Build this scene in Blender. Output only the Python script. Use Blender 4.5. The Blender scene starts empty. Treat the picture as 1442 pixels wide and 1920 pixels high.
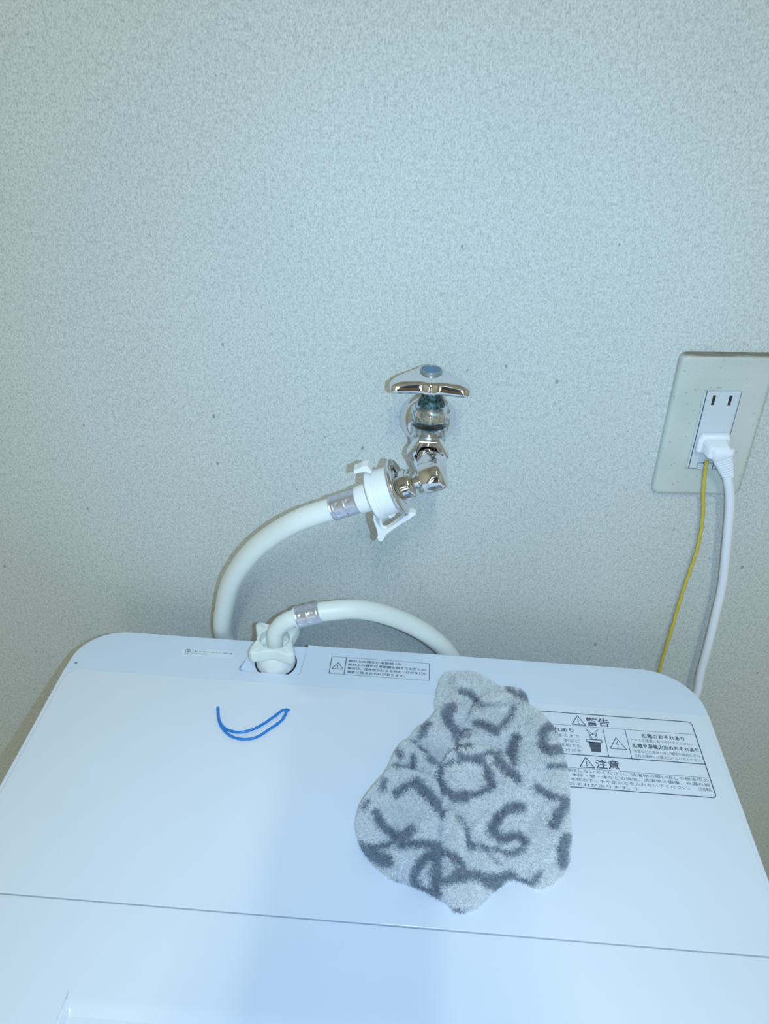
import bpy, bmesh, math, random
import numpy as np
from mathutils import Vector, Matrix
random.seed(7); rng = np.random.default_rng(7)
SC = bpy.context.scene; COL = SC.collection

# ---------------------------------------------------------------- camera (solved from the photo's vanishing points)
F = 1443.0; PPX, PPY = 721.0, 960.0
D = 0.5416                      # camera to wall
HC = 1.434                      # camera height
ZT = 0.950                      # top of the washing machine
_vd = Vector((110, -997, F)).normalized()
_vv = Vector((-95, (F*F - 110*95)/997, F)).normalized()
_r = _vv.cross(_vd).normalized(); _vv = _vd.cross(_r).normalized()
R3 = Matrix((_r, _vd, -_vv))    # camera coords (x right, y down, z forward) -> world
CAMP = Vector((0, -D, HC))
cam = bpy.data.cameras.new('camera'); co = bpy.data.objects.new('camera', cam); COL.objects.link(co)
cx, cy, cz = [R3.col[i] for i in range(3)]
M = Matrix((cx, -cy, -cz)).transposed().to_4x4(); M.translation = CAMP
co.matrix_world = M
cam.sensor_fit = 'VERTICAL'; cam.sensor_height = 36; cam.sensor_width = 27
cam.lens = F/1920*36; cam.clip_start = 0.01
SC.camera = co

# ---------------------------------------------------------------- light and exposure
w = bpy.data.worlds.new('world'); SC.world = w; w.use_nodes = True
w.node_tree.nodes['Background'].inputs[0].default_value = (0.9, 0.8, 0.6, 1)
w.node_tree.nodes['Background'].inputs[1].default_value = 0.02
SC.view_settings.view_transform = 'Standard'; SC.view_settings.look = 'None'
SC.view_settings.gamma = 1; SC.view_settings.use_curve_mapping = False
SC.view_settings.exposure = 0.0
def light(name, kind, loc, power, color, **k):
    l = bpy.data.lights.new(name, kind); l.energy = power; l.color = color
    for a, b in k.items(): setattr(l, a, b)
    o = bpy.data.objects.new(name, l); COL.objects.link(o); o.location = loc
    return o
# the phone's flash, 3 cm to the right of its lens
fl = light('camera_flash', 'SPOT', CAMP + cx*0.033 + cy*0.003 - cz*0.002, 10.5, (0.37, 0.64, 1.0), shadow_soft_size=0.0025, spot_size=math.radians(165), spot_blend=1.0)
fl.rotation_euler = (R3 @ Vector((40, 380, F))).to_track_quat('-Z', 'Y').to_euler()
# the washroom's warm ceiling lamp
light('ceiling_lamp', 'AREA', (0.05, -1.15, 2.33), 8.3, (0.95, 1.0, 0.78), shape='RECTANGLE', size=0.035, size_y=0.55)

# added fill lamp with no real source, lifts the lower wall
fill = light('fill_light', 'AREA', (-.08, -2.15, 1.05), 8.2, (0.76, 0.95, 1.0), shape='RECTANGLE', size=1.3, size_y=1.5)
fill.rotation_euler = (math.radians(90), 0, 0)

# ---------------------------------------------------------------- helpers
def ray(px, py): return R3 @ Vector((px-PPX, py-PPY, F))
def on_y(px, py, y):
    r = ray(px, py); return CAMP + r*((y + D)/r.y)
def on_z(px, py, z):
    r = ray(px, py); return CAMP + r*((z - HC)/r.z)

def link(name, me, mat, parent=None, loc=None):
    o = bpy.data.objects.new(name, me); COL.objects.link(o)
    if mat is not None:
        for m_ in (mat if isinstance(mat, (list, tuple)) else [mat]): me.materials.append(m_)
    if parent is not None: o.parent = parent; o.matrix_parent_inverse = parent.matrix_world.inverted()
    return o
def empty(name, loc, label, cat, group=None):
    o = bpy.data.objects.new(name, None); COL.objects.link(o); o.location = loc; o.empty_display_size = .02
    o.matrix_world = Matrix.Translation(loc)
    o['label'] = label; o['category'] = cat
    if group: o['group'] = group
    return o
def tag(o, label, cat): o['label'] = label; o['category'] = cat; return o
def finish(bm, name, mat, parent=None, smooth=True, angle=35, bevel=0, seg=3):
    bmesh.ops.remove_doubles(bm, verts=bm.verts, dist=1e-6)
    bmesh.ops.recalc_face_normals(bm, faces=bm.faces)
    me = bpy.data.meshes.new(name); bm.to_mesh(me); bm.free()
    if smooth:
        me.shade_smooth(); me.set_sharp_from_angle(angle=math.radians(angle))
    o = link(name, me, mat, parent)
    if bevel:
        b = o.modifiers.new('bevel', 'BEVEL'); b.width = bevel; b.segments = seg; b.limit_method = 'ANGLE'
        b.angle_limit = math.radians(40); b.harden_normals = True
    return o
def frame(axis, up=(0, 0, 1)):
    a = Vector(axis).normalized(); u = Vector(up)
    if abs(a.dot(u)) > .95: u = Vector((0, 1, 0))
    x = u.cross(a).normalized(); y = a.cross(x)
    return x, y, a
def lathe(bm, prof, org, axis, seg=48, capped=True):
    x, y, a = frame(axis); org = Vector(org); rings = []
    for t, r in prof:
        rings.append([bm.verts.new(org + a*t + (x*math.cos(2*math.pi*i/seg) + y*math.sin(2*math.pi*i/seg))*r) for i in range(seg)])
    for A, B in zip(rings, rings[1:]):
        for i in range(seg): bm.faces.new((A[i], A[(i+1) % seg], B[(i+1) % seg], B[i]))
    if capped:
        for q in (rings[0], rings[-1]): bm.faces.new(q)
def catmull(pts, n=8):
    P = [Vector(p) for p in pts]; P = [2*P[0]-P[1]] + P + [2*P[-1]-P[-2]]; out = []
    for i in range(1, len(P)-2):
        a, b, c, d = P[i-1:i+3]
        for k in range(n):
            t = k/n
            out.append(.5*((2*b) + (c-a)*t + (2*a-5*b+4*c-d)*t*t + (3*b-a-3*c+d)*t**3))
    out.append(P[-2]); return out
def tube(bm, pts, rad, seg=20, cap=True):
    n = len(pts); up = None; rings = []
    for i, p in enumerate(pts):
        t = (pts[min(i+1, n-1)] - pts[max(i-1, 0)]).normalized()
        if up is None: up = t.orthogonal().normalized()
        up = (up - t*up.dot(t)).normalized(); s = t.cross(up)
        r = rad(i/(n-1)) if callable(rad) else rad
        rings.append([bm.verts.new(p + (up*math.cos(2*math.pi*k/seg) + s*math.sin(2*math.pi*k/seg))*r) for k in range(seg)])
    for A, B in zip(rings, rings[1:]):
        for k in range(seg): bm.faces.new((A[k], A[(k+1) % seg], B[(k+1) % seg], B[k]))
    if cap:
        bm.faces.new(rings[0]); bm.faces.new(rings[-1])
def prism(bm, outline, ext):
    ext = Vector(ext)
    A = [bm.verts.new(Vector(p)) for p in outline]; B = [bm.verts.new(Vector(p)+ext) for p in outline]
    n = len(A)
    bm.faces.new(A); bm.faces.new(B)
    for i in range(n): bm.faces.new((A[i], A[(i+1) % n], B[(i+1) % n], B[i]))
def box(bm, lo, hi, M_=None):
    r = bmesh.ops.create_cube(bm, size=1)
    lo, hi = Vector(lo), Vector(hi)
    for v in r['verts']:
        v.co = Vector(((v.co.x+.5)*(hi.x-lo.x)+lo.x, (v.co.y+.5)*(hi.y-lo.y)+lo.y, (v.co.z+.5)*(hi.z-lo.z)+lo.z))
        if M_ is not None: v.co = M_ @ v.co
def rrect(x0, y0, x1, y1, r, n=8):
    """rounded rectangle, r = (x0y0, x1y0, x1y1, x0y1) corner radii"""
    if not isinstance(r, tuple): r = (r,)*4
    out = []
    for (px, py, q, a0) in ((x0+r[0], y0+r[0], r[0], 180), (x1-r[1], y0+r[1], r[1], 270), (x1-r[2], y1-r[2], r[2], 0), (x0+r[3], y1-r[3], r[3], 90)):
        for i in range(n+1):
            a = math.radians(a0 + 90*i/n); out.append((px+q*math.cos(a), py+q*math.sin(a)))
    return out

# ---------------------------------------------------------------- materials
def mat(name, col, rough=.5, metal=0, spec=.5, coat=0, **k):
    m = bpy.data.materials.new(name); m.use_nodes = True; b = m.node_tree.nodes['Principled BSDF']
    b.inputs['Base Color'].default_value = (*col, 1); b.inputs['Roughness'].default_value = rough
    b.inputs['Metallic'].default_value = metal; b.inputs['Specular IOR Level'].default_value = spec
    b.inputs['Coat Weight'].default_value = coat
    for a, v in k.items(): b.inputs[a.replace('_', ' ')].default_value = v
    return m
def nodes(m): return m.node_tree.nodes, m.node_tree.links, m.node_tree.nodes['Principled BSDF']
def noise(N, L, vec, scale, detail=2, rough=.5):
    n = N.new('ShaderNodeTexNoise'); n.inputs['Scale'].default_value = scale
    n.inputs['Detail'].default_value = detail; n.inputs['Roughness'].default_value = rough
    L.new(vec, n.inputs['Vector']); return n
def ramp(N, L, fac, stops):
    r = N.new('ShaderNodeValToRGB'); e = r.color_ramp.elements
    while len(e) < len(stops): e.new(.5)
    for q, (p, c) in zip(e, stops): q.position = p; q.color = (*c, 1) if len(c) == 3 else c
    L.new(fac, r.inputs[0]); return r
def mul(N, L, a, b, fac=1.0, mode='MULTIPLY'):
    x = N.new('ShaderNodeMix'); x.data_type = 'RGBA'; x.blend_type = mode; x.inputs[0].default_value = fac
    L.new(a, x.inputs[6]); L.new(b, x.inputs[7]); return x.outputs[2]
def bump(N, L, h, strength, dist, b):
    q = N.new('ShaderNodeBump'); q.inputs['Strength'].default_value = strength; q.inputs['Distance'].default_value = dist
    L.new(h, q.inputs['Height']); L.new(q.outputs[0], b.inputs['Normal'])
def geo_pos(N, L, scale=(1, 1, 1)):
    t = N.new('ShaderNodeTexCoord'); mp = N.new('ShaderNodeMapping'); mp.inputs['Scale'].default_value = scale
    L.new(t.outputs['Object'], mp.inputs[0]); return mp.outputs[0]

def wallpaper():
    m = mat('wallpaper', (.6, .62, .6), .75, spec=.25); N, L, b = nodes(m)
    v = geo_pos(N, L, (1, 1, .62))
    fine = noise(N, L, v, 880, 2, .55); med = noise(N, L, v, 340, 2); big = noise(N, L, v, 7, 3)
    base = ramp(N, L, big.outputs[0], [(.3, (.615, .635, .60)), (.7, (.66, .675, .64))])
    g1 = ramp(N, L, fine.outputs[0], [(.28, (.70, .70, .70)), (.5, (.97, .97, .97)), (.75, (1.14, 1.14, 1.14))])
    g2 = ramp(N, L, med.outputs[0], [(.3, (.88, .88, .88)), (.5, (1, 1, 1)), (.7, (1.05, 1.05, 1.05))])
    c = mul(N, L, base.outputs[0], g1.outputs[0]); c = mul(N, L, c, g2.outputs[0])
    # sparse dark fibres pressed in the paper
    vo = N.new('ShaderNodeTexVoronoi'); vo.inputs['Scale'].default_value = 75; vo.inputs['Randomness'].default_value = 1
    v2 = geo_pos(N, L, (1, .02, .62)); L.new(v2, vo.inputs['Vector'])
    rad = N.new('ShaderNodeMath'); rad.operation = 'MULTIPLY_ADD'
    sx = N.new('ShaderNodeSeparateColor'); L.new(vo.outputs['Color'], sx.inputs[0])
    pw = N.new('ShaderNodeMath'); pw.operation = 'POWER'; L.new(sx.outputs[0], pw.inputs[0]); pw.inputs[1].default_value = 3
    L.new(pw.outputs[0], rad.inputs[0]); rad.inputs[1].default_value = .095; rad.inputs[2].default_value = .0
    lt = N.new('ShaderNodeMath'); lt.operation = 'LESS_THAN'; L.new(vo.outputs['Distance'], lt.inputs[0]); L.new(rad.outputs[0], lt.inputs[1])
    sp = ramp(N, L, lt.outputs[0], [(0, (1, 1, 1)), (1, (.52, .52, .52))])
    c = mul(N, L, c, sp.outputs[0]); L.new(c, b.inputs['Base Color'])
    bump(N, L, fine.outputs[0], .35, .0006, b); return m
M_wall = wallpaper()
M_room = mat('painted_room', (.72, .68, .60), .8)
M_floor = mat('floor_vinyl', (.40, .30, .20), .5)
def white_plastic(name, col, rough, coat=0, grime=.03):
    m = mat(name, col, rough, coat=coat); N, L, b = nodes(m)
    n = noise(N, L, geo_pos(N, L), 9, 4)
    r = ramp(N, L, n.outputs[0], [(.3, tuple(c*(1-grime) for c in col)), (.65, col)])
    L.new(r.outputs[0], b.inputs['Base Color']); return m
M_lid = white_plastic('glossy_white_lid', (.78, .81, .87), .16)
M_panel = white_plastic('satin_white_panel', (.74, .82, .93), .42)
M_body = white_plastic('machine_body_white', (.78, .82, .89), .3)
M_ivory = white_plastic('ivory_plastic', (.84, .88, .84), .38)
M_hose = white_plastic('ivory_hose', (.84, .87, .82), .42, grime=.05)
M_wplast = white_plastic('white_plastic', (.86, .86, .84), .35)
M_cord = white_plastic('white_cord', (.87, .88, .92), .35)
M_socket = white_plastic('socket_grey_white', (.64, .67, .70), .4)
M_dark = mat('dark_gap', (.01, .012, .016), .6)
M_slot = mat('dark_slot', (.02, .025, .022), .5)
M_chrome = mat('chrome', (.80, .80, .82), .06, metal=1)
def worn():
    m = mat('worn_chrome', (.7, .72, .75), .22, metal=1); N, L, b = nodes(m)
    v = geo_pos(N, L); n = noise(N, L, v, 260, 4, .65)
    r = ramp(N, L, n.outputs[0], [(.40, (.22, .30, .32)), (.50, (.66, .70, .74)), (.62, (.80, .82, .84))])
    L.new(r.outputs[0], b.inputs['Base Color'])
    q = ramp(N, L, n.outputs[0], [(.35, (.45,)*3), (.6, (.14,)*3)]); L.new(q.outputs[0], b.inputs['Roughness'])
    bump(N, L, n.outputs[0], .25, .0006, b); return m
M_worn = worn()
def stemmat():
    m = mat('corroded_stem', (.04, .07, .07), .55, metal=.6); N, L, b = nodes(m)
    n = noise(N, L, geo_pos(N, L), 500, 4)
    r = ramp(N, L, n.outputs[0], [(.4, (.012, .03, .035)), (.6, (.10, .19, .18))]); L.new(r.outputs[0], b.inputs['Base Color']); return m
M_stem = stemmat()
M_bluecap = mat('blue_cap', (.09, .20, .33), .35)
M_capring = mat('grey_cap_ring', (.30, .33, .35), .35, metal=.5)
M_band = mat('clamp_band_metal', (.66, .66, .74), .33, metal=.85)
M_yellow = mat('earth_wire_yellow', (.66, .50, .08), .5)
M_blue = mat('blue_translucent_plastic', (.02, .21, .62), .25)
M_ink = mat('label_ink', (.085, .10, .14), .6)
M_paper = mat('label_paper', (.80, .87, .94), .5)
def plate_mat():
    m = mat('yellowed_plate', (.60, .62, .48), .42); N, L, b = nodes(m)
    v = geo_pos(N, L); n = noise(N, L, v, 30, 4); s = noise(N, L, v, 420, 2); c2 = noise(N, L, v, 60, 2)
    base = ramp(N, L, n.outputs[0], [(.3, (.55, .59, .54)), (.7, (.63, .65, .60))])
    sp = ramp(N, L, s.outputs[0], [(.262, (.55, .52, .42)), (.32, (1, 1, 1))])
    at = N.new('ShaderNodeAttribute'); at.attribute_name = 'dirt'
    mx = N.new('ShaderNodeMath'); mx.operation = 'MULTIPLY'; L.new(at.outputs['Fac'], mx.inputs[0])
    rr = ramp(N, L, c2.outputs[0], [(.25, (.35,)*3), (.6, (1.3,)*3)]); L.new(rr.outputs[0], mx.inputs[1])
    d = ramp(N, L, mx.outputs[0], [(0, (1, 1, 1)), (1, (.36, .31, .24))])
    c = mul(N, L, base.outputs[0], sp.outputs[0]); c = mul(N, L, c, d.outputs[0]); L.new(c, b.inputs['Base Color']); return m
M_plate = plate_mat()

# ---------------------------------------------------------------- room
def slab(name, lo, hi, m):
    bm = bmesh.new(); box(bm, lo, hi); o = finish(bm, name, m, smooth=False); o['kind'] = 'structure'; return o
slab('wall_back', (-1.0, 0, 0), (1.0, .1, 2.4), M_wall)
slab('wall_left', (-1.1, -2.3, 0), (-1.0, .1, 2.4), M_room)
slab('wall_right', (1.0, -2.3, 0), (1.1, .1, 2.4), M_room)
slab('wall_front', (-1.1, -2.4, 0), (1.1, -2.3, 2.4), M_room)
slab('floor', (-1.1, -2.4, -.1), (1.1, .1, 0), M_floor)
slab('ceiling', (-1.1, -2.4, 2.4), (1.1, .1, 2.5), M_room)

# ---------------------------------------------------------------- washing machine
X0, X1, YB, YF = -.279, .2575, -.050, -.60
YS, YH = -.1035, -.2945                 # strip/lid seam, lid fold
wm = empty('washing_machine', (-.011, -.32, 0), 'white top-loading washing machine with glossy folding lid against the wall', 'washing machine')
bm = bmesh.new(); prism(bm, [(x, y, .02) for x, y in rrect(X0, YF, X1, YB, (.03, .03, .045, .035), 12)], (0, 0, ZT-.012-.02))
finish(bm, 'body', M_body, wm, bevel=.003)
bm = bmesh.new()
for sx in (X0+.03, X1-.07):
    for sy in (YF+.03, YB-.07):
        bm = bmesh.new(); lathe(bm, [(0, .02), (.022, .017)], (sx+.02, sy+.02, 0), (0, 0, 1), 20); finish(bm, 'foot', M_dark, wm)
# top cover: frame under lid and strip
bm = bmesh.new(); prism(bm, [(x, y, ZT-.0125) for x, y in rrect(X0, YF, X1, YS+.002, (.03, .03, .001, .001), 10)], (0, 0, .0105))
finish(bm, 'top_cover', M_body, wm, bevel=.003)
# rear panel with a pocket cut for the water inlet
PX0, PX1, PYF = -.1345, -.0822, -.0890
out = []
ol = rrect(X0, YS, X1, YB, (.001, .001, .046, .038), 14)
i0 = max(i for i, p in enumerate(ol) if p[0] > PX1+.001)    # last outline point right of the pocket
right = [p for p in ol if not (p[0] < 0 and p[1] > YS+.01)]
# walk: front-left, front-right, right corner, back edge, pocket, back edge, left corner
fl = ol[:9*0+15]; fr = ol[15:30]; br = ol[30:45]; bl = ol[45:60]
pocket = [(PX1+.0015, YB)] + [(PX1-.004+.004*math.cos(a), PYF+.004+.004*math.sin(a)) for a in [-math.pi/2*k/5 for k in range(6)]] \
       + [(PX0+.004-.004*math.sin(a), PYF+.004-.004*math.cos(a)) for a in [math.pi/2*k/5 for k in range(6)]] + [(PX0+.010, YB)]
poly = fl + fr + br + pocket + bl
def strip_z(y): return ZT - .0024 - .075*max(0, y-YS)
bm = bmesh.new()
A = [bm.verts.new((x, y, ZT-.022)) for x, y in poly]; B = [bm.verts.new((x, y, strip_z(y))) for x, y in poly]
bm.faces.new(A); bm.faces.new(B)
for i in range(len(A)): bm.faces.new((A[i], A[(i+1) % len(A)], B[(i+1) % len(A)], B[i]))
finish(bm, 'rear_panel', M_panel, wm, bevel=.0016)
# pocket floor with slanted left cheek
ZP = ZT-.0085
bm = bmesh.new(); prism(bm, [(PX0-.002, PYF-.002, ZP-.01), (PX1+.004, PYF-.002, ZP-.01), (PX1+.004, YB-.001, ZP-.01), (PX0-.002, YB-.001, ZP-.01)], (0, 0, .01))
finish(bm, 'inlet_pocket', M_panel, wm, smooth=False)
bm = bmesh.new(); prism(bm, [(PX0-.001, PYF+.003, ZP-.001), (PX0+.011, PYF+.003, ZP-.001), (PX0+.001, PYF+.002, ZT-.004)], (.007, YB-PYF-.006, -.001))
finish(bm, 'pocket_cheek', M_panel, wm, smooth=False)
INL = Vector((-.1055, -.0722, ZP))
bm = bmesh.new(); lathe(bm, [(-.001, .0181), (.0006, .0181), (.0008, .015)], INL, (0, 0, 1), 48)
finish(bm, 'inlet_gap_shade', M_dark, wm)  # dark disc paints the shaded gap round the port; no hole is cut
bm = bmesh.new(); lathe(bm, [(-.001, .0168), (.004, .0169), (.010, .0166), (.016, .0150), (.020, .0125)], INL, (0, 0, 1), 48)
finish(bm, 'inlet_port', M_wplast, wm)
# small screw dot on the rear panel
p = on_z(141, 1238, ZT); bm = bmesh.new(); lathe(bm, [(0, .0013), (.0004, .0010)], (p.x, p.y, strip_z(p.y)-.0001), (0, 0, 1), 16)
finish(bm, 'screw', mat('screw_grey', (.22, .24, .26), .5), wm)
# rear half of the lid
bm = bmesh.new(); prism(bm, [(x, y, ZT-.004) for x, y in rrect(X0+.005, YH+.0003, X1-.0045, YS-.0008, (.0005, .0005, .010, .012), 10)], (0, 0, .005))
lid_rear = finish(bm, 'lid_rear', M_lid, wm, bevel=.0010, seg=4)
# front half: a height field that rolls down towards the front grip
def lid_h(x, y):
    z = 0.0
    s = max(0, -.3482 - y); edge = -.1755 + .10*max(0, (-.345 - y))
    k = min(1, max(0, (x-edge)/.0035)); k = k*k*(3-2*k)
    z -= (30.0*min(s, .010)**2 + max(0, s-.010)*.60)*k
    gw = .16*max(0, min(.06, -.345-y))            # finger groove beside the grip, widening to the front
    if gw > 0: g_ = max(0, 1-abs((x-(edge-gw/2))/(gw/2+1e-6))); z -= .0016*min(1, g_*2.5)
    t = max(0, -.43-y); z -= (1-k)*t*t*2.0
    e = min(x-(X0+.005), (X1-.0045)-x); z -= .0018*(max(0, .0018-e)/.0018)**2
    e2 = (YH-.0003)-y; z -= .0007*(max(0, .0009-e2)/.0009)**2
    return ZT + .001 + z
xs = sorted(set([round(v, 5) for v in list(np.linspace(X0+.005, X1-.0045, 60)) + [X0+.0054, X0+.0058, X0+.0062, X1-.005, X1-.0055, X1-.006] + list(np.linspace(-.182, -.164, 60))]))
ys = sorted(set([round(v, 5) for v in list(np.linspace(-.575, -.37, 40)) + list(np.linspace(-.368, -.34, 40)) + list(np.linspace(-.335, YH-.0003, 12)) + [YH-.0008, YH-.0011, YH-.0015]]))
bm = bmesh.new(); G = [[bm.verts.new((x, y, lid_h(x, y))) for x in xs] for y in ys]
for j in range(len(ys)-1):
    for i in range(len(xs)-1): bm.faces.new((G[j][i], G[j][i+1], G[j+1][i+1], G[j+1][i]))
rim = [G[0][i] for i in range(len(xs))] + [G[j][-1] for j in range(1, len(ys))] + [G[-1][i] for i in range(len(xs)-2, -1, -1)] + [G[j][0] for j in range(len(ys)-2, 0, -1)]
low = [bm.verts.new((v.co.x, v.co.y, min(ZT-.004, v.co.z-.004))) for v in rim]
for i in range(len(rim)): bm.faces.new((rim[i], rim[(i+1) % len(rim)], low[(i+1) % len(rim)], low[i]))
bm.faces.new(low)
finish(bm, 'lid_front', M_lid, wm, angle=50)

# ---- printed labels (flat ink just above the plastic)
ZL = ZT + .0011
def text_mesh(bm, body, x0, x1, y, h, z, slope=0, bold=0):
    c = bpy.data.curves.new('t', 'FONT'); c.body = body; c.resolution_u = 2; c.offset = bold
    o = bpy.data.objects.new('t', c); COL.objects.link(o); bpy.context.view_layer.update()
    dg = bpy.context.evaluated_depsgraph_get(); me = o.evaluated_get(dg).to_mesh()
    co_ = np.array([v.co[:] for v in me.vertices]); lo = co_.min(0); hi = co_.max(0)
    sx = (x1-x0)/(hi[0]-lo[0]); sy = h/(hi[1]-lo[1])
    vs = [bm.verts.new(((p[0]-lo[0])*sx+x0, (p[1]-lo[1])*sy+y, z(y+(p[1]-lo[1])*sy))) for p in co_]
    for f in me.polygons:
        try: bm.faces.new([vs[i] for i in f.vertices])
        except ValueError: pass
    o.evaluated_get(dg).to_mesh_clear(); bpy.data.objects.remove(o); bpy.data.curves.remove(c)
def line(bm, a, b, wd, z):
    a = Vector((a[0], a[1])); b = Vector((b[0], b[1])); n = (b-a).normalized(); n = Vector((-n.y, n.x))*wd/2
    q = [a+n, b+n, b-n, a-n]; bm.faces.new([bm.verts.new((p.x, p.y, z(p.y))) for p in q])
def poly_line(bm, pts, wd, z, closed=True):
    for i in range(len(pts) - (0 if closed else 1)): line(bm, pts[i], pts[(i+1) % len(pts)], wd, z)
def tri_mark(bm, cx_, y, s, wd, z, kind='!'):
    h = s*.86
    poly_line(bm, [(cx_-s/2, y), (cx_+s/2, y), (cx_, y+h)], wd, z)
    if kind == '!':
        q = [(cx_-wd*.7, y+h*.62), (cx_+wd*.7, y+h*.62), (cx_+wd*.35, y+h*.27), (cx_-wd*.35, y+h*.27)]
        bm.faces.new([bm.verts.new((a, b, z(b))) for a, b in q]); line(bm, (cx_, y+h*.10), (cx_, y+h*.20), wd*1.1, z)
    else:
        poly_line(bm, [(cx_+s*.04, y+h*.68), (cx_-s*.07, y+h*.38), (cx_+s*.05, y+h*.42), (cx_-s*.03, y+h*.12)], wd*.8, z, False)
def flat(bm, name, parent, m=None):
    me = bpy.data.meshes.new(name); bm.to_mesh(me); bm.free(); return link(name, me, m or M_ink, parent)
zl = lambda y: ZL
LX0, LX1, LY1, LY0 = .075, .2390, -.1132, -.1832
bm = bmesh.new()
rr_ = rrect(LX0, LY0, LX1, LY1, .003, 5); poly_line(bm, rr_, .0008, zl)
line(bm, (LX0, -.1258), (LX1, -.1258), .0003, zl); line(bm, (LX0, -.1538), (LX1, -.1538), .0008, zl)
line(bm, (LX0, -.1662), (LX1, -.1662), .0003, zl)
line(bm, (.1660, -.1258), (.1660, -.1538), .0005, zl); line(bm, (.1835, -.1258), (.1835, -.1538), .0005, zl)
line(bm, (.092, -.1258), (.092, -.1538), .0005, zl)
tri_mark(bm, .1473, -.1245, .0108, .0007, zl); text_mesh(bm, '警告', .1535, .1720, -.1247, .0085, zl, bold=.02)
tri_mark(bm, .1478, -.1650, .0108, .0007, zl); text_mesh(bm, '注意', .1545, .1725, -.1652, .0085, zl, bold=.02)
tri_mark(bm, .1748, -.1455, .0125, .0006, zl, 'z'); tri_mark(bm, .0835, -.1455, .0125, .0006, zl)
text_mesh(bm, 'けがのおそれあり', .098, .1424, -.1328, .0045, zl, bold=.02)
for k, s in enumerate(['脱水槽が完全に止まるまで', '洗濯槽内の洗濯物に手など', 'を入れない。ゆるい回転でも', '洗濯物が巻きついてけがを']):
    text_mesh(bm, s, .094, .1458, -.1378-.0046*k, .0032, zl)
text_mesh(bm, '感電のおそれあり', .1955, .2290, -.1328, .0042, zl, bold=.02)
text_mesh(bm, 'アースを確実に取り付けてください。', .1860, .2335, -.1370, .0029, zl)
text_mesh(bm, '感電や漏電火災のおそれあり', .1862, .2375, -.1430, .0042, zl, bold=.02)
text_mesh(bm, '浴室などの湿気の多い場所や風雨にさら', .1862, .2368, -.1478, .0029, zl)
text_mesh(bm, 'される場所には据え付けないでください。', .1862, .2375, -.1520, .0029, zl)
for k, (s, xe) in enumerate([('防水性のシートや衣類の洗濯はしないでください。洗濯物の飛び出しや脱水中の', .2372), ('異常振動や転倒によるけが、本体・壁・床などの損傷、洗濯物の損傷、水漏れ被', .2372),
                       ('害などのおそれがあります。本体の下に手や足などを入れないでください。（回転', .2372), ('部があり、けがをするおそれがあります。）', .1820)]):
    text_mesh(bm, s, .0775, xe, -.1699-.0040*k, .0029, zl)
# basket pictogram
bx_, by_ = .1570, -.1500
q = [(bx_-.0048, by_+.0095), (bx_+.0048, by_+.0095), (bx_+.0036, by_), (bx_-.0036, by_)]
bm.faces.new([bm.verts.new((a, b, ZL)) for a, b in q])
poly_line(bm, [(bx_-.0062, by_+.0118), (bx_+.0062, by_+.0118), (bx_+.0058, by_+.0092), (bx_-.0058, by_+.0092)], .0007, zl)
for s in (-1, 1):
    line(bm, (bx_+s*.0010, by_+.013), (bx_+s*.0042, by_+.021), .0005, zl); line(bm, (bx_-s*.0005, by_+.0165), (bx_+s*.0052, by_+.0225), .0004, zl)
poly_line(bm, [(bx_+.0032*math.cos(a), by_+.0145+.0026*math.sin(a)) for a in [k*math.pi/4 for k in range(8)]], .0005, zl)
wl = flat(bm, 'warning_print', lid_rear)
wl['label'] = 'dark grey printed warning panel with two headings and triangles'
zs = lambda y: strip_z(y) + .00025
bm = bmesh.new(); ax0, ax1, ay1, ay0 = -.0577, .0277, -.0633, -.0848
for a, b, wd in (((ax0, ay0), (ax0, ay1), .0006), ((ax1, ay0), (ax1, ay1), .0006), ((ax0, ay1), (ax1, ay1), .0003), ((ax0, ay0), (ax1, ay0), .0003), ((ax0+.0128, ay0), (ax0+.0128, ay1), .0006)):
    line(bm, a, b, wd, zs)
tri_mark(bm, ax0+.0065, -.0785, .0095, .0006, zs)
for k, (s, xe) in enumerate([('設計上の標準使用期間 7年', .0035), ('設計上の標準使用期間を超えてお使いの', .0245), ('場合は、経年劣化による発火・けがなどの', .0250), ('事故に至るおそれがあります。', .0070)]):
    text_mesh(bm, s, ax0+.0150, xe, -.0687-.0047*k, .0031, zs, bold=.012)
flat(bm, 'notice_print', wm)['label'] = 'small boxed notice print with triangle and four text lines'
# small white sticker beside the inlet
bm = bmesh.new(); prism(bm, [(x, y, strip_z(y)+.0001) for x, y in rrect(-.1880, -.0752, -.1425, -.0665, .0012, 3)], (0, 0, .0001))
stk = finish(bm, 'sticker', M_paper, wm, smooth=False); stk['label'] = 'small white sticker with tiny print left of the inlet'
zk = lambda y: strip_z(y) + .0004
bm = bmesh.new(); poly_line(bm, [(-.1833+.0022*math.cos(a), -.0695+.0020*math.sin(a)) for a in [k*math.pi/5 for k in range(10)]], .0005, zk)
line(bm, (-.1848, -.0682), (-.1818, -.0708), .0005, zk); text_mesh(bm, '禁止', -.1850, -.1815, -.0742, .0016, zk)
line(bm, (-.1790, -.0750), (-.1790, -.0668), .0002, zk)
text_mesh(bm, '重いものを上に置いたり、無理に乗', -.1775, -.1440, -.0702, .0017, zk); text_mesh(bm, 'らないでください。', -.1775, -.1640, -.0733, .0017, zk)
flat(bm, 'sticker_print', stk)

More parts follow.
